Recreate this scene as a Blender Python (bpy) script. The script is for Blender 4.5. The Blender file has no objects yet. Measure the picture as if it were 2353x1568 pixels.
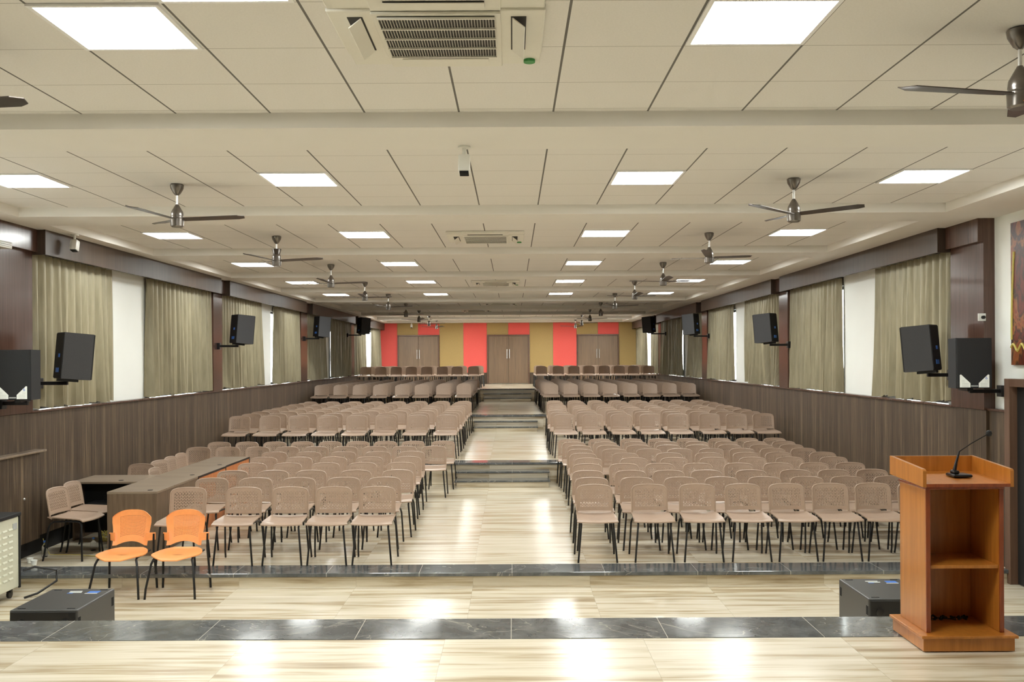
import bpy, bmesh, math, random
from mathutils import Vector, Matrix
random.seed(7)
PI = math.pi
C = bpy.context.scene.collection
sc = bpy.context.scene

# ------------------------------------------------------------------ materials
def lin(c):
    return c/12.92 if c <= .04045 else ((c+.055)/1.055)**2.4
def srgb(r, g, b):
    return (lin(r/255), lin(g/255), lin(b/255), 1)
def new_mat(name):
    m = bpy.data.materials.new(name); m.use_nodes = True
    nt = m.node_tree; nt.nodes.clear()
    o = nt.nodes.new('ShaderNodeOutputMaterial'); p = nt.nodes.new('ShaderNodeBsdfPrincipled')
    nt.links.new(p.outputs[0], o.inputs[0])
    return m, nt, p
class G:
    """tiny node-graph helper"""
    def __init__(s, nt): s.nt = nt
    def n(s, t, **k):
        x = s.nt.nodes.new(t)
        for a, b in k.items(): setattr(x, a, b)
        return x
    def put(s, node, i, v):
        if isinstance(v, bpy.types.NodeSocket): s.nt.links.new(v, node.inputs[i])
        else: node.inputs[i].default_value = v
    def m(s, op, a, b=0., c=0., clamp=False):
        x = s.n('ShaderNodeMath', operation=op, use_clamp=clamp)
        s.put(x, 0, a); s.put(x, 1, b); s.put(x, 2, c)
        return x.outputs[0]
    def xyz(s):
        t = s.n('ShaderNodeTexCoord'); q = s.n('ShaderNodeSeparateXYZ')
        s.nt.links.new(t.outputs['Object'], q.inputs[0]); return q.outputs
    def geo(s):
        t = s.n('ShaderNodeNewGeometry'); q = s.n('ShaderNodeSeparateXYZ')
        s.nt.links.new(t.outputs['Position'], q.inputs[0]); return q.outputs
    def vec(s, x, y, z):
        v = s.n('ShaderNodeCombineXYZ'); s.put(v, 0, x); s.put(v, 1, y); s.put(v, 2, z); return v.outputs[0]
    def noise(s, v, scale=1., detail=3., rough=.5, dist=0.):
        x = s.n('ShaderNodeTexNoise'); s.put(x, 'Vector', v); s.put(x, 'Scale', scale)
        s.put(x, 'Detail', detail); s.put(x, 'Roughness', rough); s.put(x, 'Distortion', dist); return x.outputs['Fac']
    def ramp(s, f, stops):
        x = s.n('ShaderNodeValToRGB'); s.put(x, 0, f); e = x.color_ramp.elements
        while len(e) < len(stops): e.new(.5)
        for i, (p, c) in enumerate(stops): e[i].position = p; e[i].color = c
        return x.outputs[0]
    def mix(s, f, a, b, mode='MIX'):
        x = s.n('ShaderNodeMix', data_type='RGBA', blend_type=mode)
        s.put(x, 0, f); s.put(x, 6, a); s.put(x, 7, b); return x.outputs[2]
    def white(s, v):
        x = s.n('ShaderNodeTexWhiteNoise', noise_dimensions='3D'); s.put(x, 0, v); return x.outputs[0]
    def bump(s, p, h, strength=.3, dist=.01):
        x = s.n('ShaderNodeBump'); s.put(x, 'Strength', strength); s.put(x, 'Distance', dist); s.put(x, 'Height', h)
        s.nt.links.new(x.outputs[0], p.inputs['Normal'])
def plain(name, col, rough=.5, metal=0., var=.06, scale=40., spec=.5, sheen=0., coat=0.):
    m, nt, p = new_mat(name); g = G(nt); t = g.n('ShaderNodeTexCoord')
    f = g.noise(t.outputs['Object'], scale, 2.)
    a = tuple(max(0, c*(1-var)) for c in col[:3])+(1,); b = tuple(min(1, c*(1+var)) for c in col[:3])+(1,)
    g.put(p, 'Base Color', g.ramp(f, [(.3, a), (.7, b)]))
    p.inputs['Roughness'].default_value = rough; p.inputs['Metallic'].default_value = metal
    p.inputs['Specular IOR Level'].default_value = spec
    p.inputs['Sheen Weight'].default_value = sheen; p.inputs['Coat Weight'].default_value = coat
    return m
def emis(name, col, st):
    m, nt, p = new_mat(name); nt.nodes.remove(p)
    e = nt.nodes.new('ShaderNodeEmission'); e.inputs[0].default_value = col; e.inputs[1].default_value = st
    nt.links.new(e.outputs[0], nt.nodes['Material Output'].inputs[0]); return m

def m_floor():
    m, nt, p = new_mat('wood_look_tile'); g = G(nt); x, y, z = g.geo()
    yy = g.m('ADD', y, z)
    W, H = 1.2, .6
    row = g.m('FLOOR', g.m('DIVIDE', g.m('ADD', yy, .02), H))
    xo = g.m('ADD', g.m('ADD', x, .42), g.m('MULTIPLY', g.m('MODULO', g.m('ADD', row, 100.), 2.), .0))
    col = g.m('FLOOR', g.m('DIVIDE', xo, W))
    fx = g.m('FRACT', g.m('DIVIDE', xo, W)); fy = g.m('FRACT', g.m('DIVIDE', g.m('ADD', yy, .02), H))
    rnd = g.white(g.vec(col, row, 0.))
    s1 = g.noise(g.vec(g.m('ADD', g.m('MULTIPLY', x, .55), g.m('MULTIPLY', rnd, 30.)), g.m('MULTIPLY', yy, 7.), g.m('MULTIPLY', rnd, 9.)), 1.6, 5., .55, .25)
    s2 = g.noise(g.vec(g.m('MULTIPLY', x, 1.2), g.m('MULTIPLY', yy, 45.), rnd), 1., 3., .6)
    f = g.m('ADD', g.m('MULTIPLY', s1, .75), g.m('MULTIPLY', s2, .25))
    f = g.m('ADD', f, g.m('MULTIPLY', g.m('SUBTRACT', rnd, .5), .06))
    c = g.ramp(f, [(.31, srgb(148, 128, 100)), (.42, srgb(186, 171, 144)), (.5, srgb(208, 198, 176)), (.68, srgb(222, 214, 197))])
    jx = g.m('LESS_THAN', fx, .0025); jy = g.m('LESS_THAN', fy, .004)
    j = g.m('MAXIMUM', jx, jy)
    g.put(p, 'Base Color', g.mix(g.m('MULTIPLY', j, .55), c, srgb(150, 140, 120)))
    p.inputs['Roughness'].default_value = .22; p.inputs['Specular IOR Level'].default_value = .5
    g.bump(p, s2, .03, .002)
    return m
def m_granite():
    m, nt, p = new_mat('polished_dark_granite'); g = G(nt); x, y, z = g.geo()
    v = g.vec(x, y, z)
    n1 = g.noise(v, 5., 5., .65, .6); n2 = g.noise(v, 160., 3., .7); n3 = g.noise(g.vec(g.m('MULTIPLY', x, .7), y, z), 1.3, 4., .6, 1.2)
    c = g.ramp(n1, [(.3, srgb(74, 77, 79)), (.55, srgb(106, 109, 110)), (.75, srgb(134, 136, 133))])
    c = g.mix(g.m('MULTIPLY', n2, .35), c, srgb(40, 38, 38))
    vein = g.m('LESS_THAN', g.m('ABSOLUTE', g.m('SUBTRACT', n3, .5)), .004)
    c = g.mix(g.m('MULTIPLY', vein, .35), c, srgb(190, 185, 175))
    fx = g.m('FRACT', g.m('DIVIDE', g.m('ADD', x, .02), .95))
    c = g.mix(g.m('MULTIPLY', g.m('LESS_THAN', fx, .005), .8), c, srgb(200, 196, 185))
    g.put(p, 'Base Color', c); p.inputs['Roughness'].default_value = .1
    return m
def m_panel(name, stops, freq=55., rough=.42, batten=0.):
    m, nt, p = new_mat(name); g = G(nt); x, y, z = g.geo()
    h = g.m('ADD', x, y)
    n = g.noise(g.vec(g.m('MULTIPLY', h, freq), 3., g.m('MULTIPLY', z, 1.2)), 1., 4., .7)
    n2 = g.noise(g.vec(g.m('MULTIPLY', h, 7.), 9., g.m('MULTIPLY', z, .25)), 1., 3., .6)
    f = g.m('ADD', g.m('MULTIPLY', n, .62), g.m('MULTIPLY', n2, .38))
    c = g.ramp(f, stops)
    if batten:
        fr = g.m('FRACT', g.m('DIVIDE', h, batten)); d = g.m('LESS_THAN', fr, .14)
        c = g.mix(g.m('MULTIPLY', d, .45), c, srgb(52, 40, 30))
        g.bump(p, g.m('SUBTRACT', 1., d), .5, .004)
    g.put(p, 'Base Color', c); p.inputs['Roughness'].default_value = rough
    return m
def m_tile(name, e):
    m, nt, p = new_mat(name); g = G(nt); x, y, z = g.geo()
    a = g.m('DIVIDE', g.m('ADD', x, 60.3-.268), .603)
    jx = g.m('LESS_THAN', g.m('ABSOLUTE', g.m('SUBTRACT', g.m('FRACT', g.m('ADD', a, .5)), .5)), .0105)
    t = g.m('MODULO', g.m('ADD', g.m('SUBTRACT', y, e), 35.5), 3.55)
    b = g.m('DIVIDE', g.m('ADD', g.m('SUBTRACT', 3.55, t), 6.-.51), .6)
    jy = g.m('LESS_THAN', g.m('ABSOLUTE', g.m('SUBTRACT', g.m('FRACT', g.m('ADD', b, .5)), .5)), .0045)
    n = g.noise(g.vec(x, y, 0.), 90., 3., .7)
    c = g.ramp(n, [(.3, srgb(228, 225, 220)), (.7, srgb(236, 233, 228))])
    c = g.mix(g.m('MULTIPLY', jx, .85), c, srgb(60, 54, 46))
    c = g.mix(g.m('MULTIPLY', jy, .6), c, srgb(110, 100, 85))
    g.put(p, 'Base Color', c); p.inputs['Roughness'].default_value = .85
    g.bump(p, n, .15, .002)
    return m
def m_wood(name, a, b, axis='z', rough=.25, coat=.3, sc_=1.):
    m, nt, p = new_mat(name); g = G(nt); x, y, z = g.xyz()
    if axis == 'z': v = g.vec(g.m('MULTIPLY', x, 30.), g.m('MULTIPLY', y, 30.), g.m('MULTIPLY', z, 2.))
    else: v = g.vec(g.m('MULTIPLY', x, 2.), g.m('MULTIPLY', y, 30.), g.m('MULTIPLY', z, 30.))
    f = g.noise(v, sc_, 4., .6, .4)
    g.put(p, 'Base Color', g.ramp(f, [(.3, a), (.7, b)])); p.inputs['Roughness'].default_value = rough
    p.inputs['Coat Weight'].default_value = coat; p.inputs['Coat Roughness'].default_value = .1
    return m
def m_curtain():
    m, nt, p = new_mat('khaki_satin'); g = G(nt); x, y, z = g.geo()
    n = g.noise(g.vec(x, g.m('MULTIPLY', y, 30.), g.m('MULTIPLY', z, 2.)), 1., 3., .6)
    g.put(p, 'Base Color', g.ramp(n, [(.3, srgb(136, 128, 102)), (.7, srgb(160, 151, 124))]))
    p.inputs['Roughness'].default_value = .46; p.inputs['Sheen Weight'].default_value = 0.
    p.inputs['Sheen Roughness'].default_value = .4
    return m
def m_painting():
    m, nt, p = new_mat('painted_canvas'); g = G(nt); x, y, z = g.geo()
    v = g.vec(0., g.m('MULTIPLY', y, 1.6), g.m('MULTIPLY', z, 1.2))
    n = g.noise(v, 2.2, 4., .55, 1.4)
    c = g.ramp(n, [(.2, srgb(50, 20, 14)), (.4, srgb(110, 46, 30)), (.5, srgb(52, 34, 26)), (.57, srgb(150, 92, 50)), (.66, srgb(122, 54, 36)), (.8, srgb(176, 134, 86))])
    g.put(p, 'Base Color', c); p.inputs['Roughness'].default_value = .4
    return m

M = dict(
    floor=m_floor(), granite=m_granite(),
    dado=m_panel('ribbed_walnut_laminate', [(.34, srgb(44, 34, 24)), (.5, srgb(78, 63, 48)), (.64, srgb(128, 110, 87))], 75., .5, .085),
    pelmet=m_panel('matt_dark_walnut', [(.3, srgb(52, 40, 31)), (.55, srgb(72, 57, 45)), (.75, srgb(88, 72, 57))], 40., .5),
    pil=m_panel('dark_walnut_laminate', [(.3, srgb(64, 44, 36)), (.55, srgb(88, 64, 54)), (.75, srgb(104, 80, 68))], 40., .22),
    door=m_panel('walnut_door_laminate', [(.3, srgb(108, 88, 70)), (.55, srgb(134, 112, 90)), (.75, srgb(150, 128, 104))], 34., .5),
    tile1=m_tile('ceiling_board_front', 5.87-.11), tile=m_tile('ceiling_board', 5.87),
    plaster=plain('cream_ceiling_paint', srgb(233, 230, 224), .8, var=.01, scale=3),
    white=plain('white_wall_paint', srgb(246, 249, 245), .6, var=.01, scale=2),
    red=plain('coral_red_acoustic_fabric', srgb(240, 100, 92), .9, var=.05, scale=60, sheen=.2),
    olive=plain('mustard_olive_acoustic_fabric', srgb(178, 152, 98), .9, var=.08, scale=60, sheen=.2),
    curtain=m_curtain(),
    chair=plain('taupe_plastic', srgb(166, 143, 124), .38, var=.03, scale=30),
    orange=plain('orange_plastic', srgb(246, 164, 98), .38, var=.03, scale=30),
    black=plain('black_steel', srgb(30, 29, 30), .35, metal=.3),
    spk=plain('black_speaker_cloth', srgb(27, 28, 30), .75, var=.25, scale=200),
    spkside=plain('charcoal_speaker_cabinet', srgb(58, 58, 60), .6, var=.12, scale=200),
    subm=plain('dark_grey_textured_paint', srgb(62, 62, 62), .38, var=.1, scale=300),
    dark=plain('matt_black', srgb(22, 21, 21), .7),
    hole=plain('deep_black', srgb(8, 8, 8), .9),
    chrome=plain('brushed_steel', srgb(222, 222, 220), .42, metal=1.),
    fan=plain('pewter_metal', srgb(128, 122, 116), .28, metal=.85),
    fanb=plain('dark_blade_paint', srgb(72, 64, 58), .3, metal=.4),
    acw=plain('ivory_plastic', srgb(230, 227, 216), .45, var=.01),
    grille=plain('dark_grille_gap', srgb(52, 48, 42), .7),
    lect=m_wood('honey_orange_veneer', srgb(164, 100, 34), srgb(190, 122, 50), 'z', .3, .3),
    lectd=m_wood('reddish_edge_veneer', srgb(120, 52, 22), srgb(150, 72, 34), 'z', .25, .4),
    desk=m_wood('grey_walnut_laminate', srgb(92, 75, 58), srgb(120, 100, 80), 'z', .4, .1),
    desktop=m_wood('grey_walnut_top', srgb(120, 104, 88), srgb(146, 130, 110), 'y', .35, .1),
    deskor=m_wood('orange_beech_laminate', srgb(190, 112, 60), srgb(214, 136, 78), 'z', .4, .1),
    lamp=emis('led_diffuser', (.975, 1., .965, 1), 9.5),
    lampf=plain('white_lamp_frame', srgb(245, 245, 245), .5, var=.01),
    paper=plain('white_label_paper', srgb(240, 244, 240), .5, var=.01),
    blue=plain('blue_print', srgb(60, 110, 190), .5),
    grey=plain('grey_print', srgb(172, 176, 176), .6),
    plastic=plain('white_plastic', srgb(236, 236, 230), .4, var=.01),
    cab=plain('cream_powder_coat', srgb(206, 208, 190), .45, var=.02),
    canvas=m_painting(),
    frame=m_panel('door_frame_wood', [(.3, srgb(92, 68, 54)), (.7, srgb(118, 92, 76))], 30., .4),
    yellow=plain('yellow_cable_rubber', srgb(190, 176, 90), .5),
    green=plain('green_sticker', srgb(60, 140, 70), .5), flag=plain('orange_cloth', srgb(214, 120, 30), .8),
)
def m_glass(name, col, rough=.02):
    m, nt, p = new_mat(name); g = G(nt); t = g.n('ShaderNodeTexCoord')
    g.put(p, 'Base Color', g.ramp(g.noise(t.outputs['Object'], 5.), [(.3, col), (.7, col)]))
    p.inputs['Roughness'].default_value = rough; p.inputs['Transmission Weight'].default_value = 1.
    p.inputs['IOR'].default_value = 1.08
    return m
M['glass'] = m_glass('window_glass', (1, 1, 1, 1)); M['clear'] = m_glass('clear_bottle', (.95, .97, 1, 1), .08)

# ------------------------------------------------------------------ geometry
class MB:
    def __init__(s): s.b = bmesh.new(); s.mi = 0
    def face(s, vs):
        try: f = s.b.faces.new(vs); f.material_index = s.mi; return f
        except ValueError: return None
    def box(s, x0, x1, y0, y1, z0, z1, bev=0., rot=None, seg=2):
        v = [s.b.verts.new((x, y, z)) for x in (x0, x1) for y in (y0, y1) for z in (z0, z1)]
        fs = [s.face([v[i] for i in q]) for q in ((0,1,3,2),(4,6,7,5),(0,4,5,1),(2,3,7,6),(0,2,6,4),(1,5,7,3))]
        if bev:
            es = list({e for f in fs for e in f.edges})
            r = bmesh.ops.bevel(s.b, geom=es, offset=bev, segments=seg, affect='EDGES', profile=.5)
            v = list({q for f in r['faces'] for q in f.verts} | {q for q in v if q.is_valid})
        if rot is not None:
            c, R = rot
            for q in v: q.co = Vector(c)+R @ (q.co-Vector(c))
        return s
    def tube(s, pts, r, n=8, cap=True):
        pts = [Vector(p) for p in pts]; rs = r if isinstance(r, (list, tuple)) else [r]*len(pts)
        rings = []; up = None
        for i, p in enumerate(pts):
            d = (pts[min(i+1, len(pts)-1)]-pts[max(i-1, 0)]).normalized()
            if up is None: up = Vector((0, 0, 1)) if abs(d.z) < .9 else Vector((1, 0, 0))
            a = d.cross(up).normalized(); b = a.cross(d).normalized(); up = b
            rings.append([s.b.verts.new(p+a*math.cos(2*PI*k/n)*rs[i]+b*math.sin(2*PI*k/n)*rs[i]) for k in range(n)])
        for A, B in zip(rings, rings[1:]):
            for k in range(n): s.face([A[k], A[(k+1) % n], B[(k+1) % n], B[k]])
        if cap: s.face(rings[0][::-1]); s.face(rings[-1])
        return s
    def lathe(s, prof, c=(0, 0, 0), n=20, R=None):
        rings = []
        for r, z in prof:
            ring = []
            for k in range(n):
                p = Vector((r*math.cos(2*PI*k/n), r*math.sin(2*PI*k/n), z))
                if R is not None: p = R @ p
                ring.append(s.b.verts.new(Vector(c)+p))
            rings.append(ring)
        for A, B in zip(rings, rings[1:]):
            for k in range(n): s.face([A[k], A[(k+1) % n], B[(k+1) % n], B[k]])
        s.face(rings[0][::-1]); s.face(rings[-1])
        return s
    def prism(s, poly, a, b, axis='x'):
        def P(u, v, w): return {'x': (w, u, v), 'y': (u, w, v), 'z': (u, v, w)}[axis]
        A = [s.b.verts.new(P(u, v, a)) for u, v in poly]; B = [s.b.verts.new(P(u, v, b)) for u, v in poly]
        s.face(A); s.face(B[::-1]); n = len(poly)
        for i in range(n): s.face([A[i], B[i], B[(i+1) % n], A[(i+1) % n]])
        return s
    def shell(s, fn, nu, nv, th, hole=None):
        """fn(i,j)->Vector front point ; th = thickness vector or fn ; hole(i,j) cells removed with walls"""
        F = [[s.b.verts.new(fn(i, j)) for j in range(nv+1)] for i in range(nu+1)]
        B = [[s.b.verts.new(fn(i, j)+(th(i, j) if callable(th) else Vector(th))) for j in range(nv+1)] for i in range(nu+1)]
        solid = lambda i, j: 0 <= i < nu and 0 <= j < nv and not (hole and hole(i, j))
        for i in range(nu):
            for j in range(nv):
                if not solid(i, j): continue
                s.face([F[i][j], F[i+1][j], F[i+1][j+1], F[i][j+1]])
                s.face([B[i][j], B[i][j+1], B[i+1][j+1], B[i+1][j]])
                for di, dj, p, q in ((-1,0,(i,j),(i,j+1)),(1,0,(i+1,j+1),(i+1,j)),(0,-1,(i+1,j),(i,j)),(0,1,(i,j+1),(i+1,j+1))):
                    if not solid(i+di, j+dj):
                        s.face([F[p[0]][p[1]], F[q[0]][q[1]], B[q[0]][q[1]], B[p[0]][p[1]]])
        return s
OFF = {}
def mk(name, mb, mat, parent=None, smooth=False, **props):
    off = OFF.get(parent.name, Vector()) if parent else Vector()
    if off.length: bmesh.ops.translate(mb.b, verts=mb.b.verts, vec=-off)
    bmesh.ops.recalc_face_normals(mb.b, faces=mb.b.faces)
    me = bpy.data.meshes.new(name); mb.b.to_mesh(me); mb.b.free()
    for m in (mat if isinstance(mat, (list, tuple)) else [mat]): me.materials.append(m)
    if smooth:
        me.shade_smooth()
        try: me.set_sharp_from_angle(angle=math.radians(35))
        except Exception: pass
    o = bpy.data.objects.new(name, me); C.objects.link(o)
    if parent: o.parent = parent; OFF[o.name] = off
    for k, v in props.items(): o[k] = v
    return o
def thing(name, label, cat, loc=(0, 0, 0), group=None):
    o = bpy.data.objects.new(name, None); C.objects.link(o); o.empty_display_size = .1
    o.location = loc; OFF[o.name] = Vector(loc); o['label'] = label; o['category'] = cat
    if group: o['group'] = group
    return o
def tag(o, label, cat, group=None):
    o['label'] = label; o['category'] = cat
    if group: o['group'] = group
    return o
def struct(name, mb, mat, parent=None, smooth=False):
    o = mk(name, mb, mat, parent, smooth)
    if not parent: o['kind'] = 'structure'
    return o
def sroot(name, loc=(0, 0, 0)):
    o = bpy.data.objects.new(name, None); C.objects.link(o); o.location = loc; OFF[o.name] = Vector(loc); o['kind'] = 'structure'; return o
def kids(o): return list(o.children)
def dup(root, loc, rz=0., label=None, group=None):
    r = root.copy(); C.objects.link(r); r.location = loc; r.rotation_euler = (0, 0, rz)
    if label: r['label'] = label
    if group: r['group'] = group
    for ch in kids(root):
        c = ch.copy(); C.objects.link(c); c.parent = r
        for gch in kids(ch):
            d = gch.copy(); C.objects.link(d); d.parent = c
    return r
ORD = ['zeroth', 'first', 'second', 'third', 'fourth', 'fifth', 'sixth', 'seventh', 'eighth', 'ninth', 'tenth', 'eleventh']

# ------------------------------------------------------------------ dimensions (metres; camera stands at x=0,y=0)
EYE = 2.33
XL, XR = -5.42, 5.07
ZB, ZT = 3.813, 3.91
SILL = 1.77
ST = .63
LV = [(5.98, 9.42, 0.), (9.42, 16.2, .14), (16.2, 23.6, .50), (23.6, 31.36, .88), (31.36, 37.7, 1.30)]
YB = 37.7
XO = 6.6   # stage is wider behind the camera side

# floors
for i, (a, b, z) in enumerate(LV):
    mb = MB(); x0, x1 = (-5.6, 5.6)
    if i == 0: mb.box(x0, x1, a-.4, b, z-.1, z)
    else: mb.box(x0, x1, a, b, -.1, z-(.0))
    struct('floor', mb, M['floor'])
struct('floor', MB().box(-5.6, 5.6, -2.5, 5.98, -.1, ST), M['floor'])
tn = [0]
def trim(mb, mat, smooth=False):
    tn[0] += 1; return struct('trim_%d' % tn[0], mb, mat, smooth=smooth)
trim(MB().box(-5.6, 5.6, 5.57, 6.0, ST-.03, ST+.004, .003), M['granite'])
for i in range(1, 5):
    a, b, z = LV[i]
    trim(MB().box(XL+.005, XR-.005 if i > 1 else XR-.005, a-.03, a+.36, z-.035, z+.004, .006), M['granite'])
# aisle steps (two treads below each higher tier)
for i in (2, 3, 4):
    a, b, z = LV[i]; z0 = LV[i-1][2]; r = (z-z0)/3
    for k, (ya, zz) in enumerate(((a-.6, z0+r), (a-.3, z0+2*r))):
        trim(MB().box(-.97, .60, ya+.03, a, z0, zz-.03), M['floor'])
        trim(MB().box(-1.0, .63, ya, a, zz-.03, zz, .006), M['granite'])

# side walls ------------------------------------------------------------
segs = {}
def side_wall(s):
    X = XL if s < 0 else XR; out = -1 if s < 0 else 1
    bx = lambda mb, u0, u1, y0, y1, z0, z1, bev=0.: mb.box(min(X+out*u0, X+out*u1), max(X+out*u0, X+out*u1), y0, y1, z0, z1, bev)
    nm = 'left' if s < 0 else 'right'
    if s < 0:
        bays = [(10.33, 16.58), (17.08, 23.45), (24.15, 30.75), (31.3, 37.66)]
        cur = [((10.35, 12.49), (13.72, 16.56)), ((17.12, 19.85), (21.05, 23.42)), ((24.2, 26.6), (27.6, 30.7)), ((31.35, 34.0), (35.6, 37.6))]
        win = [((10.7, 12.3), (13.95, 16.3)), ((17.4, 19.6), (20.95, 23.2)), ((24.5, 26.4), (27.8, 30.4)), ((31.6, 37.3),)]
    else:
        bays = [(10.58, 16.85), (17.4, 23.85), (24.5, 31.3), (31.8, 37.66)]
        cur = [((10.6, 12.86), (14.3, 16.8)), ((17.5, 20.1), (21.25, 23.8)), ((24.55, 26.8), (27.55, 31.25)), ((31.85, 33.8), (35.0, 37.6))]
        win = [((10.9, 12.6), (14.34, 16.5)), ((17.8, 19.85), (21.25, 23.5)), ((24.8, 26.6), (27.8, 31.0)), ((32.1, 37.3),)]
    ypos = bays[0][0]
    # masonry with window openings
    mb = MB(); y = 9.0 if s < 0 else 9.84
    ytop = 3.45
    y0 = -2.5
    bx(mb, .1, .3, y0, y, -.1, 4.2)
    allw = [w for ws in win for w in ws]
    for (wa, wb) in allw:
        bx(mb, .1, .3, y, wa, -.1, 4.2); bx(mb, .1, .3, wa, wb, -.1, SILL); bx(mb, .1, .3, wa, wb, ytop, 4.2); y = wb
    bx(mb, .1, .3, y, YB+.2, -.1, 4.2)
    struct('wall_'+nm, mb, M['white'])
    for (wa, wb) in allw:
        segs.setdefault('n', 0); segs['n'] += 1
        mb = MB()
        for q in range(3):
            yy = wa+(wb-wa)*q/2
            yy = min(max(yy, wa+.03), wb-.03)
            bx(mb, .16, .22, yy-.025, yy+.025, SILL+.002, ytop-.002)
        bx(mb, .165, .215, wa+.002, wb-.002, SILL+.002, SILL+.05); bx(mb, .165, .215, wa+.002, wb-.002, ytop-.05, ytop-.002)
        w = struct('window_%d' % segs['n'], mb, M['lampf'])
        g = MB(); bx(g, .185, .195, wa+.03, wb-.03, SILL+.03, ytop-.03); mk('pane', g, M['glass'], w)
    # dado
    yd = 9.0 if s < 0 else 9.84
    mb = MB(); bx(mb, 0, .1, yd, YB, -.05 if s > 0 else .34, SILL-.02)
    trim(mb, M['dado'])
    if s < 0:
        mb = MB(); bx(mb, .04, .1, yd, 16.3, -.05, .34); trim(mb, M['dark'])
    mb = MB(); bx(mb, -.025, .1, ypos-.02, YB, SILL-.02, SILL+.005, .004); trim(mb, M['pil'])
    # pilasters (full height above the dado)
    edges = [(9.2 if s < 0 else 9.84, bays[0][0])]+[(bays[k][1], bays[k+1][0]) for k in range(3)]
    for (a, b) in edges:
        mb = MB(); bx(mb, -.02, .1, a, b, SILL-.015 if a < 10 else SILL+.006, ZB); trim(mb, M['pil'])
        mb = MB(); bx(mb, -.08, -.02, a, b, 3.56, ZB, .003); trim(mb, M['pil'])
    # pelmets
    for (a, b) in bays:
        mb = MB(); bx(mb, -.17, -.145, a-.0, b, 3.53, ZB, .003); bx(mb, -.145, .1, a, b, ZB-.03, ZB-.002)
        bx(mb, -.145, -.02, a, a+.02, 3.53, ZB-.03); bx(mb, -.145, -.02, b-.02, b, 3.53, ZB-.03)
        trim(mb, M['pelmet'])
    # curtains
    for k, pair in enumerate(cur):
        for q, (a, b) in enumerate(pair):
            L = b-a; ph = random.uniform(0, 6); nf = int(L*random.uniform(5.6, 6.6)); nu = nf*10; nv = 14
            fl = random.uniform(-.1, .1); messy = (s > 0 and k in (1, 2) and q == 0) or (s > 0 and k == 2)
            rr = [random.uniform(.5, 1.4) for _ in range(nf+3)]; hem = [random.uniform(-.02, .035) for _ in range(nf+3)]
            zt = 3.56; zb = SILL+.016
            def fn(i, j, a=a, L=L, ph=ph, nf=nf, nu=nu, nv=nv, rr=rr, hem=hem, messy=messy, q=q, k=k, s=s):
                u = i/nu; v = j/nv      # v: 0 top, 1 bottom
                ku = u*nf; i0 = int(ku); fr = ku-i0
                amp = (rr[i0]*(1-fr)+rr[i0+1]*fr)
                w = math.sin(2*PI*ku+ph*.3)+.35*math.sin(2*PI*ku*2.3+ph+v*1.1)*v+.5*math.sin(2*PI*ku*.31+v*1.7+ph)*v
                w = math.copysign(abs(w)**.7, w); d = .062*amp*w*(.6+.4*v)
                dy = .02*math.sin(2*PI*ku*.5+ph+v*2)*v + (.05*v*(u-.5) if not messy else -.12*math.sin(PI*v)*(u-.5)*(1.6 if k == 1 else .6))
                h = hem[i0]*(1-fr)+hem[i0+1]*fr
                if messy: h *= 1.6; d += .04*math.sin(PI*v)*math.sin(2*PI*u*1.5+ph)
                z = zt+(zb-zt)*v+h*max(0, v-.55)/.45+.01*math.sin(2*PI*ku)*v
                off = .005-.045*v*0
                return Vector((X+out*(.03)+out*max(-.11, min(.062, d)), a+L*u+dy*(1 if L > 1 else .5), max(z, SILL+.012)))
            c = MB().shell(fn, nu, nv, (-out*.004, 0, 0))
            o = mk('curtain', c, M['curtain'], smooth=True)
            pos = 'nearer' if q == 0 else 'farther'
            extra = ', tangled and bunched' if messy and k == 1 else ''
            tag(o, 'khaki satin curtain, %s one of %s window bay from stage, %s wall%s' % (pos, ORD[k+1], nm, extra), 'curtain', 'khaki curtains on the %s wall' % nm)
side_wall(-1); side_wall(1)
# right wall beside the stage: dado, white upper wall, doorway
trim(MB().box(5.10, 5.17, 9.46, 9.84, -.05, SILL-.02), M['dado'])
trim(MB().box(5.08, 5.17, 9.46, 9.84, SILL-.02, SILL+.005, .004), M['pil'])
d4 = sroot('door_1', (5.1, 9.0, 0))
mk('door_frame', MB().box(5.06, 5.17, 9.36, 9.46, 0, 2.1, .004).box(5.06, 5.17, 8.3, 8.4, 0, 2.1, .004).box(5.06, 5.17, 8.4, 9.36, 2.02, 2.1, .004), M['frame'], d4)
mk('door_leaf', MB().box(5.14, 5.165, 8.4, 9.36, .01, 2.02), M['dark'], d4)  # matt black sheet, the dark of the doorway opening given as colour
# far end wall
mb = MB().box(-5.75, 5.4, YB, YB+.2, -.1, 4.2); struct('wall_back', mb, M['white'])
K = YB/2110.
bx_ = lambda px: (px-1178)*K
zt_, zdoor, zd = ZB, EYE+54.5*K, SILL
wb = bpy.data.objects['wall_back']
strips = [(873, 913.5, 'r', 0), (912.5, 961, 'o', 1), (961, 1010, 'r', 1), (1010, 1065, 'o', 0), (1065, 1119, 'r', 0), (1119, 1168, 'o', 1), (1168, 1217, 'r', 1),
          (1217, 1271, 'o', 0), (1271, 1325, 'r', 0), (1325, 1374, 'o', 1), (1374, 1422, 'r', 1), (1422, 1462, 'o', 0)]
for a, b, c, over in strips:
    x0, x1 = max(bx_(a), XL), min(bx_(b), XR)
    mk('acoustic_panel', MB().box(x0+.002, x1-.002, YB-.03, YB, zdoor+.02 if over else zd, zt_-.005, .003), M['red' if c == 'r' else 'olive'], wb,
       label='coral red fabric panel' if c == 'r' else 'mustard olive fabric panel')
    if not over: mk('dado_panel', MB().box(x0, x1, YB-.04, YB, 1.3, zd-.002), M['dado'], wb, label='walnut ribbed dado panel')
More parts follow.
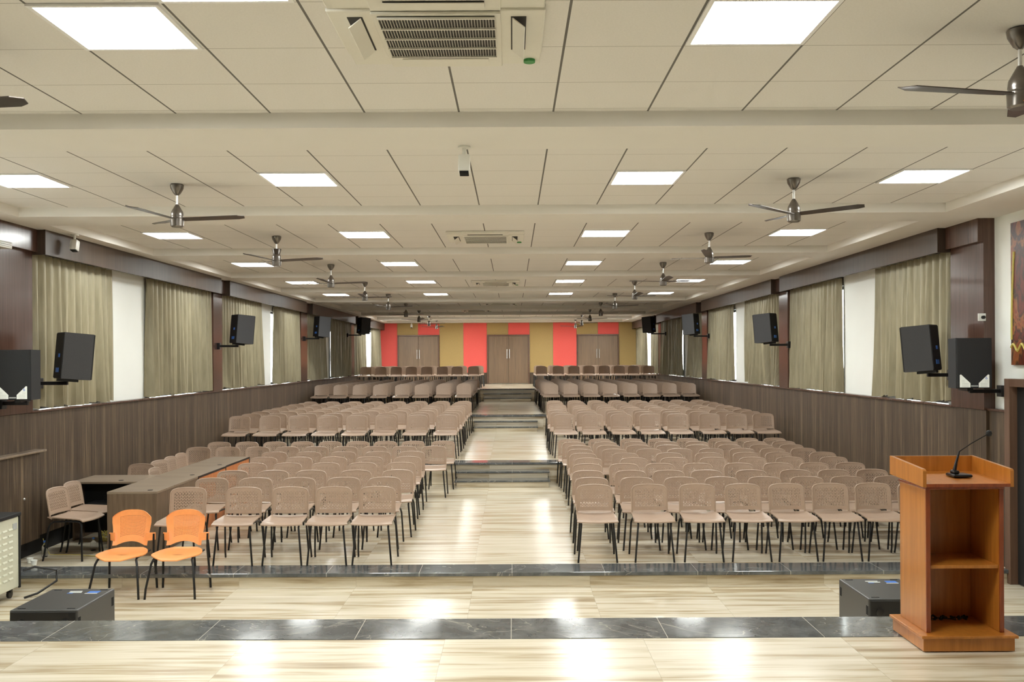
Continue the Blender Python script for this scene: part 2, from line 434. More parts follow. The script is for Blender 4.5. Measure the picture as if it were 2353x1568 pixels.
for n, (a, b) in enumerate(((914, 1009.5), (1119.5, 1216.5), (1326, 1421.5))):
    x0, x1 = bx_(a), bx_(b); xm = (x0+x1)/2
    r = sroot('door_%d' % (n+2), (xm, YB, 1.3))
    mk('door_frame', MB().box(x0, x0+.05, YB-.09, YB, 1.3, zdoor+.02, .003).box(x1-.05, x1, YB-.09, YB, 1.3, zdoor+.02, .003).box(x0+.05, x1-.05, YB-.09, YB, zdoor-.03, zdoor+.02, .003), M['frame'], r)
    for q in (0, 1):
        p0, p1 = (x0+.052, xm-.004) if q == 0 else (xm+.004, x1-.052)
        lf = mk('door_leaf', MB().box(p0, p1, YB-.05, YB-.005, 1.33, zdoor-.032, .002), M['door'], r)
        hx = xm+(-.05 if q == 0 else .05)
        mk('handle', MB().tube([(hx, YB-.1, 2.33+1*K), (hx, YB-.1, 2.33+22*K)], .011).tube([(hx, YB-.1, 2.33+3*K), (hx, YB-.05, 2.33+3*K)], .007).tube([(hx, YB-.1, 2.33+20*K), (hx, YB-.05, 2.33+20*K)], .007), M['chrome'], lf, True, label='chrome bar handle')
# wall behind the camera
struct('wall_front', MB().box(-5.75, 5.4, -2.7, -2.5, -.1, 4.2), M['dado'])

# ceiling ---------------------------------------------------------------
mb = MB()
ends = [5.87+3.55*k for k in range(9)]
mb.mi = 1; mb.box(-5.75, 5.4, -2.7, 6.2, ZT, ZT+.2)
mb.mi = 0; mb.box(-5.75, 5.4, 6.2, YB+.2, ZT, ZT+.2)
mb.mi = 2
RX0, RX1 = -5.06, 4.45
for e in ends: mb.box(-5.72, 5.37, e, e+.62, ZB, ZT)
mb.box(-5.72, 5.37, 37.2, YB, ZB, ZT)
st = ends[:]+[37.2-0]
for i in range(9):
    a = ends[i]+.62; b = ends[i+1] if i < 8 else 37.2
    mb.box(-5.72, RX0, a, b, ZB, ZT); mb.box(RX1, 5.37, a, b, ZB, ZT)
struct('ceiling', mb, [M['tile'], M['tile1'], M['plaster']])

# light panels ----------------------------------------------------------
def lamp(x0, y0, label, on=True):
    t = thing('ceiling_light', label, 'ceiling light', (x0+.3, y0+.3, ZT-.001), 'square ceiling light panels')
    f = MB(); w = .022
    x1, y1 = x0+.59, y0+.59
    f.box(x0, x1, y0, y0+w, ZT-.012, ZT-.001).box(x0, x1, y1-w, y1, ZT-.012, ZT-.001).box(x0, x0+w, y0+w, y1-w, ZT-.012, ZT-.001).box(x1-w, x1, y0+w, y1-w, ZT-.012, ZT-.001)
    mk('frame', f, M['lampf'], t)
    mk('diffuser', MB().box(x0+w, x1-w, y0+w, y1-w, ZT-.008, ZT-.001), M['lamp'] if on else M['lampf'], t)
cols = {'outer left': -4.56, 'inner left': -2.145, 'inner right': .876, 'outer right': 3.29}
for b in range(1, 10):
    y0 = ends[b]-1.705 if b < 9 else 35.3
    for c, x in cols.items():
        on = b not in (6, 7)
        lamp(x, y0, '%s square ceiling light panel, %s column, %s ceiling bay' % ('glowing' if on else 'unlit', c, ORD[b+1]), on)
lamp(-2.145, 4.05, 'glowing square ceiling light panel nearest the camera at upper left')
lamp(.876, 4.02, 'glowing square ceiling light panel nearest the camera at upper right')
lamp(-1.54, 3.44, 'glowing ceiling light panel cut off by the top edge, beside the nearest air conditioner')

# air conditioner cassettes --------------------------------------------
def cassette(cx, cy, label):
    t = thing('ceiling_air_conditioner', label, 'air conditioner', (cx, cy, ZT), 'ceiling cassette air conditioners')
    z = ZT-.035
    b = MB().box(cx-.49, cx+.49, cy-.29, cy+.29, z, ZT-.001, .008).box(cx-.29, cx+.29, cy-.49, cy-.285, z, ZT-.001, .006).box(cx-.29, cx+.29, cy+.285, cy+.49, z, ZT-.001, .006)
    b.box(cx-.485, cx+.485, cy-.485, cy+.485, z+.012, ZT-.001, .006)
    mk('panel', b, M['acw'], t)
    g = MB().box(cx-.29, cx+.29, cy-.29, cy+.29, z-.014, z-.001, .004)
    gp = mk('grille_frame', g, M['acw'], t)
    g = MB().box(cx-.262, cx+.262, cy-.262, cy+.262, z-.019, z-.013)
    mk('grille_opening', g, M['grille'], gp)
    s = MB()
    for k in range(41):
        x = cx-.262+.524*k/40; s.box(x-.001, x+.001, cy-.262, cy+.262, z-.024, z-.0195)
    for k in range(5):
        y = cy-.262+.524*k/4; s.box(cx-.264, cx+.264, y-.006, y+.006, z-.028, z-.0195)
    mk('grille_slat', s, M['acw'], gp)
    for q, (ax, ay) in enumerate(((1, 0), (-1, 0), (0, 1), (0, -1))):
        f = MB(); R = Matrix.Rotation(math.radians(38)*(1 if ax > 0 or ay < 0 else -1), 3, 'Y' if ax else 'X')
        if ax:
            x = cx+ax*.37; s0 = MB().box(x-.035, x+.035, cy-.22, cy+.22, z-.002, z+.0); mk('air_slot', s0, M['grille'], t)
            f.box(x-.035, x+.035, cy-.22, cy+.22, z-.03, z-.026, rot=((x, cy, z-.028), R))
        else:
            y = cy+ay*.37; s0 = MB().box(cx-.22, cx+.22, y-.03, y+.03, z-.002, z+.0); mk('air_slot', s0, M['grille'], t)
            f.box(cx-.22, cx+.22, y-.035, y+.035, z-.012, z-.008)
        mk('flap', f, M['acw'], t)
    mk('label_sticker', MB().lathe([(.03, z-.002), (.03, z+.012)], (cx+.43, cy+.42, 0), 16), M['green'], t, label='round green and yellow sticker')
cassette(-.335, 4.36, 'large white cassette air conditioner nearest the camera, top centre of the ceiling')
cassette(-.335, 11.8, 'ceiling cassette air conditioner, second from the camera, beyond the white camera')
cassette(-.335, 18.85, 'ceiling cassette air conditioner, third from the camera along the centre line')
cassette(-.335, 26.0, 'ceiling cassette air conditioner, fourth from the camera along the centre line')
cassette(-1.15, 29.6, 'farthest ceiling cassette air conditioner, left of the centre line')

# ceiling fans ----------------------------------------------------------
def make_fan(variant=0):
    t = thing('ceiling_fan', 'x', 'ceiling fan', (0, 0, 0), 'ceiling fans')
    mk('canopy', MB().lathe([(.012, -.1), (.03, -.085), (.055, -.04), (.06, -.008), (.05, 0)], n=24), M['fan'], t, True)
    mk('down_rod', MB().lathe([(.009, -.22), (.009, -.09)], n=10), M['chrome'], t, True)
    mo = MB().lathe([(.045, -.385), (.057, -.375), (.06, -.31), (.055, -.305), (.053, -.295), (.056, -.285), (.052, -.25), (.03, -.21), (.013, -.18)], n=24)
    mk('motor', mo, M['fan'], t, True)
    if variant: mk('motor_cover', MB().lathe([(.045, -.3), (.04, -.25), (.058, -.17), (.056, -.165), (.03, -.2)], n=24), M['fanb'], t, True)
    for k in range(3):
        a = 2*PI*k/3; R = Matrix.Rotation(a, 3, 'Z')
        def fn(i, j, R=R):
            u = i/10; v = j/4-.5; w = .06 if u < .93 else .06*math.sqrt(max(.05, 1-((u-.93)/.075)**2))
            w *= .75+.45*u-.15*u*u
            r = .055+.53*u
            return R @ Vector((r, v*2*w, -.315+.03*u-v*.014))
        b = MB().shell(fn, 10, 4, (0, 0, .005))
        mk('blade', b, M['fanb'], t, True)
    return t
FL = [(8.23, 8), (11.7, 4), (15.2, 22), (18.7, 30), (22.2, 8), (25.9, 35), (29.5, 50), (33.0, 12), (36.3, 60)]
FR = [(4.43, 181), (8.11, -24), (11.6, 14), (15.15, 32), (18.7, 35), (22.3, 7), (25.9, 28), (29.5, 12), (33.0, 10), (36.3, 55)]
f0 = make_fan(); f1 = make_fan(1)
n0 = 0
for (y, a) in [(4.55, 2)]+FL:
    n0 += 1; lab = 'grey three-blade ceiling fan, %s from the stage in the left row' % ORD[n0]
    if n0 == 3: f1.location = (-3., y, ZT); f1.rotation_euler.z = math.radians(a); f1['label'] = 'left row ceiling fan whose dark motor cover has slid up its rod'; continue
    if n0 == 1: lab = 'ceiling fan cut off by the left edge, only one dark blade tip showing'
    dup(f0, (-3., y, ZT), math.radians(a), lab)
for n0, (y, a) in enumerate(FR):
    lab = 'grey three-blade ceiling fan, %s from the stage in the right row' % ORD[n0+1]
    if n0 == 0: f0.location = (2.455, y, ZT); f0.rotation_euler.z = math.radians(a); f0['label'] = 'large ceiling fan cut off by the right edge, one long blade pointing left'; continue
    dup(f0, (2.49, y, ZT), math.radians(a), lab)

# chairs ----------------------------------------------------------------
def back_fn(nu, nv, z0=.495, z1=.765, hw=.195, r=.06):
    def fn(i, j):
        s = 2*i/nu-1; t = j/nv; z = z0+(z1-z0)*t; w = hw
        dz = z-(z1-r)
        if dz > 0: w = hw-r+math.sqrt(max(0, r*r-dz*dz))*1.0
        w = max(w, hw-r)
        x = s*w
        zz = z-(.012*(1-t)*(1-s*s)*0)+.008*(1-s*s)*(t > .8)
        return Vector((x, .205+.045*t-.03*(x/hw)**2, zz))
    return fn
def seat_fn(nu, nv):
    def fn(i, j):
        s = 2*i/nu-1; v = j/nv                      # v 0 front .. 1 rear
        w = .222-.02*v-.012*(1-math.sin(PI*min(1, v*4+.5)/1) if v < .12 else 0)
        y = -.215+.42*v-.025*(1-s*s)*(1-v)
        z = .464+.008*v-.016*math.cos(s*PI/2)*math.sin(PI*min(1, v*.9+.1))
        if v < .16: z -= .02*((.16-v)/.16)**2
        z += .012*(abs(s)**4)*v
        return Vector((s*w, y, z))
    return fn
def leg_pts(sx, front):
    if front: return [(sx*.208, -.20, 0), (sx*.19, -.185, .2), (sx*.172, -.17, .40), (sx*.172, -.155, .422), (sx*.174, -.12, .432), (sx*.185, .0, .432)]
    return [(sx*.22, .25, 0), (sx*.218, .232, .07), (sx*.205, .19, .36), (sx*.195, .17, .405), (sx*.19, .13, .428), (sx*.185, .005, .432)]
def make_chair(detail=True):
    t = thing('stacking_chair', 'x', 'chair', (0, 0, 0))
    nu, nv = 47, 26
    def hole(i, j):
        if i < 4 or i > nu-5 or j < 4 or j > 21 or i % 2 == 0: return False
        return (j-4+(1 if i % 4 == 3 else 0)) % 3 != 2
    b = MB().shell(back_fn(nu, nv), nu, nv, lambda i, j: Vector((0, .011, 0)), hole)
    f = back_fn(nu, nv); o_ = Vector((0, .0055, 0))
    rim = [f(0, j)+o_ for j in range(0, nv+1)]+[f(i, nv)+o_ for i in range(2, nu-1, 3)]+[f(nu, j)+o_ for j in range(nv, -1, -1)]
    b.tube(rim, .009, 7)
    for sx in (-1, 1):
        b.tube([(sx*.196, .155, .462), (sx*.196, .178, .472), rim[0 if sx < 0 else -1]], [.012, .0115, .009], 8)
    mk('backrest', b, M['chair'], t, True)
    mk('seat', MB().shell(seat_fn(12, 12), 12, 12, (0, 0, -.012)), M['chair'], t, True)
    for sx in (-1, 1):
        for fr in (1, 0): mk('leg', MB().tube(leg_pts(sx, fr), .0105, 8), M['black'], t, True)
    return t
def simple_chair(b, ox=0, oy=0, oz=0):
    O = Vector((ox, oy, oz)); f = back_fn(6, 6); s = seat_fn(4, 4)
    b.mi = 0
    b.shell(lambda i, j: f(i, j)+O, 6, 6, (0, .012, 0)); b.shell(lambda i, j: s(i, j)+O, 4, 4, (0, 0, -.014))
    for sx in (-1, 1): b.box(ox+sx*.181-.016, ox+sx*.181+.016, oy+.168, oy+.19, oz+.455, oz+.52)
    b.mi = 1
    for sx in (-1, 1):
        for fr in (1, 0):
            p = leg_pts(sx, fr); b.tube([O+Vector(p[k]) for k in (0, 2, 3)]+[O+Vector(p[5])], .0105, 4)
    b.mi = 0
L1R = [(10.21, [0.9, 1.51, 2.04, 2.55, 3.07, 3.54, 3.97, 4.46]), (10.84, [0.93, 1.46, 1.98, 2.46, 2.97, 3.47, 3.95, 4.46]), (11.51, [0.94, 1.49, 1.93, 2.42, 2.99, 3.58, 4.01, 4.47]), (12.26, [0.99, 1.49, 1.96, 2.47, 3.02, 3.54, 4.02, 4.5]), (12.97, [1.06, 1.71, 2.28, 2.83, 3.39, 3.91, 4.53]), (13.63, [1.04, 1.66, 2.32, 2.9, 3.48, 3.93, 4.6]), (14.25, [1.04, 1.57, 2.11, 2.59, 3.09, 3.58, 4.01, 4.49]), (14.86, [1.07, 1.55, 2.04, 2.51, 2.98, 3.51, 4.04, 4.5]), (15.46, [1.03, 1.55, 2.06, 2.58, 3.1, 3.61, 4.08, 4.54]), (16.07, [0.99, 1.52, 2.07, 2.56, 3.06, 3.62, 4.11, 4.56])]
L1L = [(10.14, [-1.53, -1.99, -2.43, -2.98, -3.59]), (10.98, [-1.54, -2.03, -2.57, -3.08, -3.61]), (11.7, [-1.47, -2.01, -2.6, -3.04, -3.58]), (12.55, [-1.53, -2.06, -2.57, -3.09, -3.57]), (13.3, [-1.53, -2.08, -2.61, -3.11, -3.62]), (14.06, [-1.55, -2.08, -2.61, -3.14, -3.66]), (14.9, [-1.29, -1.76, -2.3, -2.75, -3.24, -3.67, -4.16, -4.6, -5.0]), (15.83, [-1.21, -1.74, -2.25, -2.73, -3.17, -3.63, -4.09, -4.55, -5.02])]
L2R = [(17.27, [0.97, 1.5, 2.04, 2.58, 3.1, 3.7, 4.21, 4.71]), (17.98, [0.93, 1.45, 2.04, 2.58, 3.12, 3.65, 4.19, 4.63]), (18.69, [0.91, 1.5, 2.08, 2.63, 3.2, 3.71, 4.2, 4.67]), (19.45, [0.94, 1.47, 2.0, 2.53, 3.06, 3.59, 4.12, 4.66]), (20.2, [0.99, 1.51, 2.04, 2.56, 3.09, 3.61, 4.14, 4.66]), (21.0, [1.02, 1.53, 2.05, 2.57, 3.09, 3.61, 4.13, 4.65]), (21.8, [1.0, 1.53, 2.06, 2.58, 3.11, 3.64, 4.17, 4.69]), (22.55, [1.03, 1.55, 2.08, 2.6, 3.12, 3.64, 4.16, 4.69]), (23.25, [1.05, 1.57, 2.08, 2.6, 3.12, 3.64, 4.16, 4.68])]
L2L = [(17.27, [-1.25, -1.81, -2.4, -2.94, -3.49, -4.03, -4.57, -5.14]), (17.98, [-1.25, -1.84, -2.46, -3.0, -3.53, -4.04, -4.63, -5.13]), (18.69, [-1.23, -1.79, -2.35, -2.91, -3.46, -4.02, -4.58, -5.14]), (19.45, [-1.24, -1.8, -2.35, -2.91, -3.46, -4.02, -4.57, -5.13]), (20.2, [-1.26, -1.81, -2.36, -2.92, -3.47, -4.02, -4.58, -5.13]), (21.0, [-1.26, -1.81, -2.36, -2.92, -3.47, -4.02, -4.57, -5.12]), (21.8, [-1.26, -1.82, -2.37, -2.93, -3.48, -4.04, -4.59, -5.15]), (22.55, [-1.25, -1.8, -2.36, -2.91, -3.46, -4.01, -4.57, -5.12]), (23.25, [-1.24, -1.79, -2.35, -2.9, -3.46, -4.01, -4.57, -5.13])]
X3R = [1.03, 1.56, 2.1, 2.62, 3.16, 3.7, 4.22, 4.74]; X3L = [-1.32, -1.87, -2.45, -2.98, -3.57, -4.12, -4.64, -5.15]
X4R = [1.01, 1.6, 2.15, 2.68, 3.22, 3.74, 4.24, 4.78]; X4L = [-1.38, -1.95, -2.47, -3.02, -3.56, -4.09, -4.63, -5.16]
def relax(tab):
    out = []
    for y, xs in tab:
        xs = list(xs)
        for _ in range(60):
            for i in range(len(xs)-1):
                d = abs(xs[i+1]-xs[i]); s_ = 1 if xs[1] > xs[0] else -1
                if d < .478: e = (.479-d)/2; xs[i] -= s_*e; xs[i+1] += s_*e
        out.append((y, xs))
    return out
L1R, L1L, L2R, L2L = map(relax, (L1R, L1L, L2R, L2L))
chair0 = make_chair(); used = [False]
GRP = 'brown perforated stacking chairs'
TIER = ['', 'lowest', 'second', 'third', 'top']
ind = 0
def place(x, y, z, rz, label, group):
    global ind; ind += 1
    if not used[0]:
        used[0] = True; chair0.location = (x, y, z); chair0.rotation_euler.z = rz; chair0['label'] = label; chair0['group'] = group; return
    dup(chair0, (x, y, z), rz, label, group)
for tier, side, tab, z in ((1, 'right', L1R, .14), (1, 'left', L1L, .14), (2, 'right', L2R, .5), (2, 'left', L2L, .5)):
    rest = MB()
    for r, (y, xs) in enumerate(tab):
        if tier == 2 and r == 8: continue
        for k, x in enumerate(xs):
            if tier == 2 and r == 7 and k > 5: continue
            place(x, y-.2, z+.004 if r == 0 and tier == 1 else z, random.uniform(-.02, .02), 'brown plastic chair, %s from aisle, %s row of %s seating tier, %s block' % (ORD[k+1], ORD[r+1], TIER[tier], side),
                  'brown chairs of the %s tier, %s block' % (TIER[tier], side))
proto = MB(); simple_chair(proto)
far0 = mk('stacking_chair', proto, [M['chair'], M['black']], smooth=True)
far0['category'] = 'chair'; first = True
for tier, side, xs, y, z in ((3, 'right', X3R, 24.75, .88), (3, 'left', X3L, 24.75, .88), (4, 'right', X4R, 32.25, 1.30), (4, 'left', X4L, 32.25, 1.30)):
    for k, x in enumerate(xs):
        o = far0 if first else far0.copy()
        if not first: C.objects.link(o)
        first = False; o.location = (x, y-.2, z)
        tag(o, 'brown plastic chair, %s from aisle, front row of %s seating tier, %s block' % (ORD[k+1], TIER[tier], side), 'chair', 'brown chairs of the %s tier, %s block' % (TIER[tier], side)); ind += 1
rest = MB()
for tab in (L2R, L2L):
    for r in (7, 8):
        y, xs = tab[r]
        for k, x in enumerate(xs):
            if r == 7 and k <= 5: continue
            simple_chair(rest, x, y-.2, .5)
for n, y in enumerate([25.5, 26.25, 27.0, 27.75, 28.5, 29.25, 30.0, 30.75]):
    for x in X3R: simple_chair(rest, x-.012*n+random.uniform(-.03, .03), y-.2, .88)
    for x in X3L: simple_chair(rest, x+random.uniform(-.03, .03), y-.2, .88)
for n, y in enumerate([33.0, 33.75, 34.5, 35.25]):
    for x in X4R: simple_chair(rest, x+random.uniform(-.1, .02), y-.2, 1.30)
    for x in X4L: simple_chair(rest, x+random.uniform(-.02, .1), y-.2, 1.30)
o = mk('stacking_chairs', rest, [M['chair'], M['black']], smooth=True)
tag(o, 'remaining distant rows of brown chairs packed on the upper seating tiers', 'chair', GRP); o['kind'] = 'stuff'

# desks -----------------------------------------------------------------
DZ, DT = .14, .86
def desk(name, x0, x1, y0, y1, front, label, orange=False, side=False):
    t = thing(name, label, 'desk', ((x0+x1)/2, (y0+y1)/2, DZ), 'desks beside the left seating block')
    mk('desk_top', MB().box(x0, x1, y0, y1, DT-.025, DT, .002), M['desktop'], t)
    if side:
        mk('end_panel', MB().box(x0+.02, x0+.04, y0+.02, y1-.02, DZ, DT-.025), M['desk'], t)
        mk('end_panel', MB().box(x1-.04, x1-.02, y0+.02, y1-.02, DZ, DT-.025), M['desk'], t)
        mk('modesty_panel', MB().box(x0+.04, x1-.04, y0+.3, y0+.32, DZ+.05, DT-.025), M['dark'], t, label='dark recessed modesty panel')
    else:
        mk('end_panel', MB().box(x0+.002, x1-.002, y0+.002, y0+.022, DZ, DT-.026), M['desk'], t)
        mk('end_panel', MB().box(x0+.002, x1-.002, y1-.022, y1-.002, DZ, DT-.026), M['desk'], t)
        mk('front_panel', MB().box(x1-.022, x1-.002, y0+.023, y1-.023, DZ, DT-.026), M['deskor' if orange else 'desk'], t, label='orange front panel' if orange else 'walnut front panel')
        if orange:
            mk('edge_band', MB().box(x1-.006, x1+.004, y0, y1, DT-.028, DT-.002).box(x1-.02, x1+.003, y0-.0, y0+.012, DZ, DT-.028).box(x1-.02, x1+.003, y1-.012, y1, DZ, DT-.028), M['black'], t, label='black metal edge band')
    for gx, gy in (((x0+x1)/2+.16, y0+.12),):
        mk('cable_grommet', MB().lathe([(.03, DT), (.03, DT+.003), (.012, DT+.003)], (gx, gy, 0), 16), M['dark'], t, True)
    return t
desk('office_desk', -4.56, -4.0, 10.3, 11.655, 1, 'grey walnut desk with full-height end panel behind the orange chairs')
desk('office_desk', -4.56, -4.0, 11.665, 12.79, 1, 'middle desk with orange front panel, directly behind the walnut desk', True)
desk('office_desk', -4.56, -4.02, 12.8, 14.0, 1, 'farthest orange-fronted desk in the row, nearest the seventh chair row', True)
desk('office_desk', -5.39, -4.565, 11.16, 11.83, 1, 'low walnut side desk running to the left wall, dark underneath', side=True)
t = thing('amplifier', 'black flat electronic unit with painted glint under the side desk', 'electronics', (-4.95, 11.3, .5))
mk('housing', MB().box(-5.2, -4.72, 11.2, 11.44, .5, .6, .004), M['dark'], t)
mk('glint_strip', MB().box(-5.16, -4.85, 11.192, 11.199, .565, .572).box(-4.83, -4.75, 11.192, 11.199, .565, .572), M['grey'], t)  # pale grey bars paint the glint on the unit's front
mk('support_shelf', MB().box(-5.35, -4.6, 11.18, 11.44, .485, .499), M['dark'], t)

# loose brown chairs around the desks (facing right or towards the stage)
def loose(bx, by, ang, label):
    a = math.radians(ang); # facing direction angle measured from -y towards +x
    place(bx+.215*math.sin(a), by-.215*math.cos(a), .14, a, label, 'brown chairs around the desks')
loose(-5.10, 10.27, 84, 'nearer of two brown chairs turned sideways at left wall before side desk')
loose(-5.16, 10.75, 89, 'second sideways brown chair at the left wall, half behind the nearer one')
loose(-5.08, 12.55, -10, 'brown chair behind the side desk, only its back showing above the top')
loose(-5.0, 13.0, 74, 'brown chair turned sideways behind the walnut desk, leftmost of three in line')
loose(-5.03, 13.5, 85, 'sideways brown chair behind the desks, middle of three in line')
loose(-5.05, 13.98, 86, 'sideways brown chair behind the desks, tallest looking, farthest of three in line')
loose(-4.72, 12.1, 90, 'brown chair tucked under desks, just its pale top edge above the side desk')

# orange visitor chairs -------------------------------------------------
def make_orange():
    t = thing('visitor_chair', 'x', 'chair', (0, 0, 0), 'orange visitor chairs')
    nu, nv = 66, 44; z0, z1 = .47, .80
    def fn(i, j):
        s = 2*i/nu-1; v = j/nv
        zb = z0-.02+.036*max(0., 1-(s/.8)**2)
        ztp = z1-.05*abs(s)**3.2
        z = zb+(ztp-zb)*v
        hw = .176+.022*min(1, max(0, (v-.15)/.6))**1.2
        if v > .9: hw -= .02*((v-.9)/.1)**2
        return Vector((s*hw, .2+.06*v-.05*s*s+.02*math.sin(PI*v), z))
    def hole(i, j): return 10 <= i < nu-10 and 9 <= j < 37 and i % 2 == 1 and j % 2 == 1
    b = MB().shell(fn, nu, nv, (0, .008, 0), hole)
    mk('backrest', b, M['orange'], t, True)
    for sx in (-1, 1):
        e = MB().shell(lambda i, j, sx=sx: Vector((sx*(.16+.075*i/4), .165+.02*(i/4)+.035*(i/4)**2, .495+.085*j/3-.01*(i/4)*(j/3))), 4, 3, (0, .012, 0))
        mk('arm_bracket', e, M['orange'], t, True)
    def sf(i, j):
        th = 2*i/16-1; v = j/12
        w = .24*math.sqrt(max(.02, 1-((v-.42)/.66)**2))*(1 if v > .42 else math.sqrt(max(.12, 1-((.42-v)/.46)**2)))
        return Vector((th*w, -.25+.46*v, .405+.012*v-.02*math.cos(th*PI/2)*math.sin(PI*v)+.018*(v > .6)*(v-.6)-(.02*((.2-v)/.2)**2 if v < .2 else 0)))
    mk('seat', MB().shell(sf, 16, 12, (0, 0, -.01)), M['orange'], t, True)
    for sx in (-1, 1):
        mk('leg', MB().tube([(sx*.245, -.235, 0), (sx*.238, -.225, .1), (sx*.205, -.17, .33), (sx*.19, -.15, .37), (sx*.185, -.12, .382), (sx*.18, .08, .39), (sx*.2, .17, .4)], .0115, 8), M['black'], t, True)
        mk('leg', MB().tube([(sx*.245, .235, 0), (sx*.242, .232, .08), (sx*.225, .2, .4), (sx*.222, .21, .56)], .0115, 8), M['black'], t, True)
    mk('cross_bar', MB().tube([(-.185, -.02, .384), (.185, -.02, .384)], .009, 8), M['black'], t, True)
    return t
oc = make_orange(); oc.location = (-3.905, 9.185, 0); oc['label'] = 'left one of the two bright orange perforated chairs before the walnut desk'
dup(oc, (-3.355, 9.185, 0), 0, 'right one of the two bright orange perforated chairs, beside the brown front row')

# lectern ---------------------------------------------------------------
t = thing('lectern', 'honey orange wooden lectern with open shelves on the stage edge', 'lectern', (2.61, 5.48, ST))
z0 = ST+.006
mk('plinth', MB().box(2.35, 2.875, 5.27, 5.7, z0, z0+.075, .003).box(2.335, 2.89, 5.255, 5.715, z0+.075, z0+.093, .004), M['lect'], t)
mk('side_panel', MB().box(2.39, 2.412, 5.325, 5.68, z0+.0935, 1.56, .002), M['lect'], t)
mk('side_panel', MB().box(2.815, 2.837, 5.325, 5.68, z0+.0935, 1.56, .002), M['lect'], t)
mk('front_edge', MB().box(2.388, 2.414, 5.316, 5.3245, z0+.0935, 1.56, .002).box(2.813, 2.839, 5.316, 5.3245, z0+.0935, 1.56, .002), M['lectd'], t, label='darker reddish edge banding')
mk('rear_panel', MB().box(2.4125, 2.8145, 5.66, 5.68, z0+.0935, 1.56), M['lect'], t)
mk('shelf', MB().box(2.4125, 2.8145, 5.33, 5.66, 1.098, 1.118, .002), M['lect'], t)
mk('top_board', MB().box(2.385, 2.842, 5.31, 5.69, 1.5605, 1.578, .003), M['lectd'], t)
dk = MB()
dk.prism([(5.28, 1.579), (5.74, 1.597), (5.74, 1.617), (5.28, 1.597)], 2.355, 2.875, 'x')
dt = mk('desk_board', dk, M['lect'], t)
for xa in (2.355, 2.857):
    rm = MB().prism([(5.275, 1.579), (5.275, 1.672), (5.285, 1.682), (5.74, 1.712), (5.74, 1.6)], xa-.001, xa+.019, 'x'); mk('rim', rm, M['lect'], t)
mk('rim', MB().prism([(2.3745, 1.6), (2.8555, 1.6), (2.8555, 1.711), (2.3745, 1.711)], 5.72, 5.741, 'y'), M['lect'], t)
mk('front_lip', MB().box(2.375, 2.856, 5.272, 5.28, 1.579, 1.598, .002), M['lectd'], t, label='dark reddish front lip')
# microphone
t = thing('gooseneck_microphone', 'black gooseneck microphone on a weighted base on the lectern top', 'microphone', (2.67, 5.5, 1.612))
mk('base', MB().box(2.615, 2.73, 5.45, 5.56, 1.610, 1.628, .008).box(2.628, 2.665, 5.475, 5.535, 1.627, 1.65, .01), M['black'], t)
mk('neck', MB().tube([(2.642, 5.5, 1.64), (2.655, 5.5, 1.7), (2.672, 5.5, 1.762)], [.012, .008, .005], 10).tube([(2.672, 5.5, 1.76), (2.74, 5.5, 1.806), (2.84, 5.5, 1.862)], .0032, 8), M['black'], t, True)
mk('capsule', MB().lathe([(.004, -.02), (.014, -.014), (.018, 0), (.014, .014), (.004, .02)], (2.85, 5.5, 1.868), 14), M['dark'], t, True)
o = mk('cable_coil', MB().tube([(2.5+.27*k/40+.02*math.sin(k*1.1), 5.6+.025*math.sin(k*.7), .735+.012*math.sin(k*1.9)) for k in range(41)], .006, 6), M['dark'], smooth=True)
tag(o, 'tangle of dark cable lying in the bottom of the lectern', 'cable')

# subwoofers on the pit floor -------------------------------------------
def sub(x0, y0, label):
    t = thing('subwoofer', label, 'speaker', (x0+.258, y0+.33, 0), 'black bass speakers lying in front of the stage')
    x1, y1, z = x0+.516, y0+.655, .45
    mk('cabinet', MB().box(x0, x1, y0, y1, .002, z, .012), M['subm'], t)
    mk('grille', MB().box(x0+.012, x1-.012, y0-.012, y0-.0005, .02, z-.014, .004), M['dark'], t)
    for cx in (x0+.09, x1-.09):
        f = MB().lathe([(.035, 0), (.035, .006), (.028, .01), (.012, .01)], (cx, y0-.012, z-.1), 18, Matrix.Rotation(PI/2, 3, 'X'))
        mk('corner_cup', f, M['black'], t, True)
    for cx, cy in ((x0+.04, y0+.04), (x1-.1, y0+.04), (x0+.04, y1-.055), (x1-.1, y1-.055)): mk('stacking_notch', MB().box(cx, cx+.06, cy, cy+.012, z, z+.002), M['hole'], t)
    sx = x0+.19; sy = y1-.15
    mk('label_sticker', MB().box(sx, sx+.1, sy+.05, sy+.065, z, z+.001).box(sx+.01, sx+.11, sy+.015, sy+.03, z, z+.001), M['paper'], t, label='white printed sticker')
    mk('label_sticker', MB().box(sx+.16, sx+.25, sy, sy+.065, z, z+.001).box(sx+.005, sx+.05, sy-.01, sy+.01, z, z+.001), M['blue'], t, label='blue printed sticker')
    mk('label_sticker', MB().box(sx+.15, sx+.25, sy-.016, sy-.004, z, z+.001), M['paper'], t, label='white sticker edge')
    for xx in (x0-.001, x1-.001):
        for ya in (y0+.01, y1-.07): mk('side_handle', MB().box(xx, xx+.002, ya, ya+.04, z-.13, z-.06), M['hole'], t)
sub(-3.81, 6.93, 'black bass speaker lying before the orange chairs, left of the stage')
sub(2.754, 7.13, 'black bass speaker half hidden behind the wooden lectern')

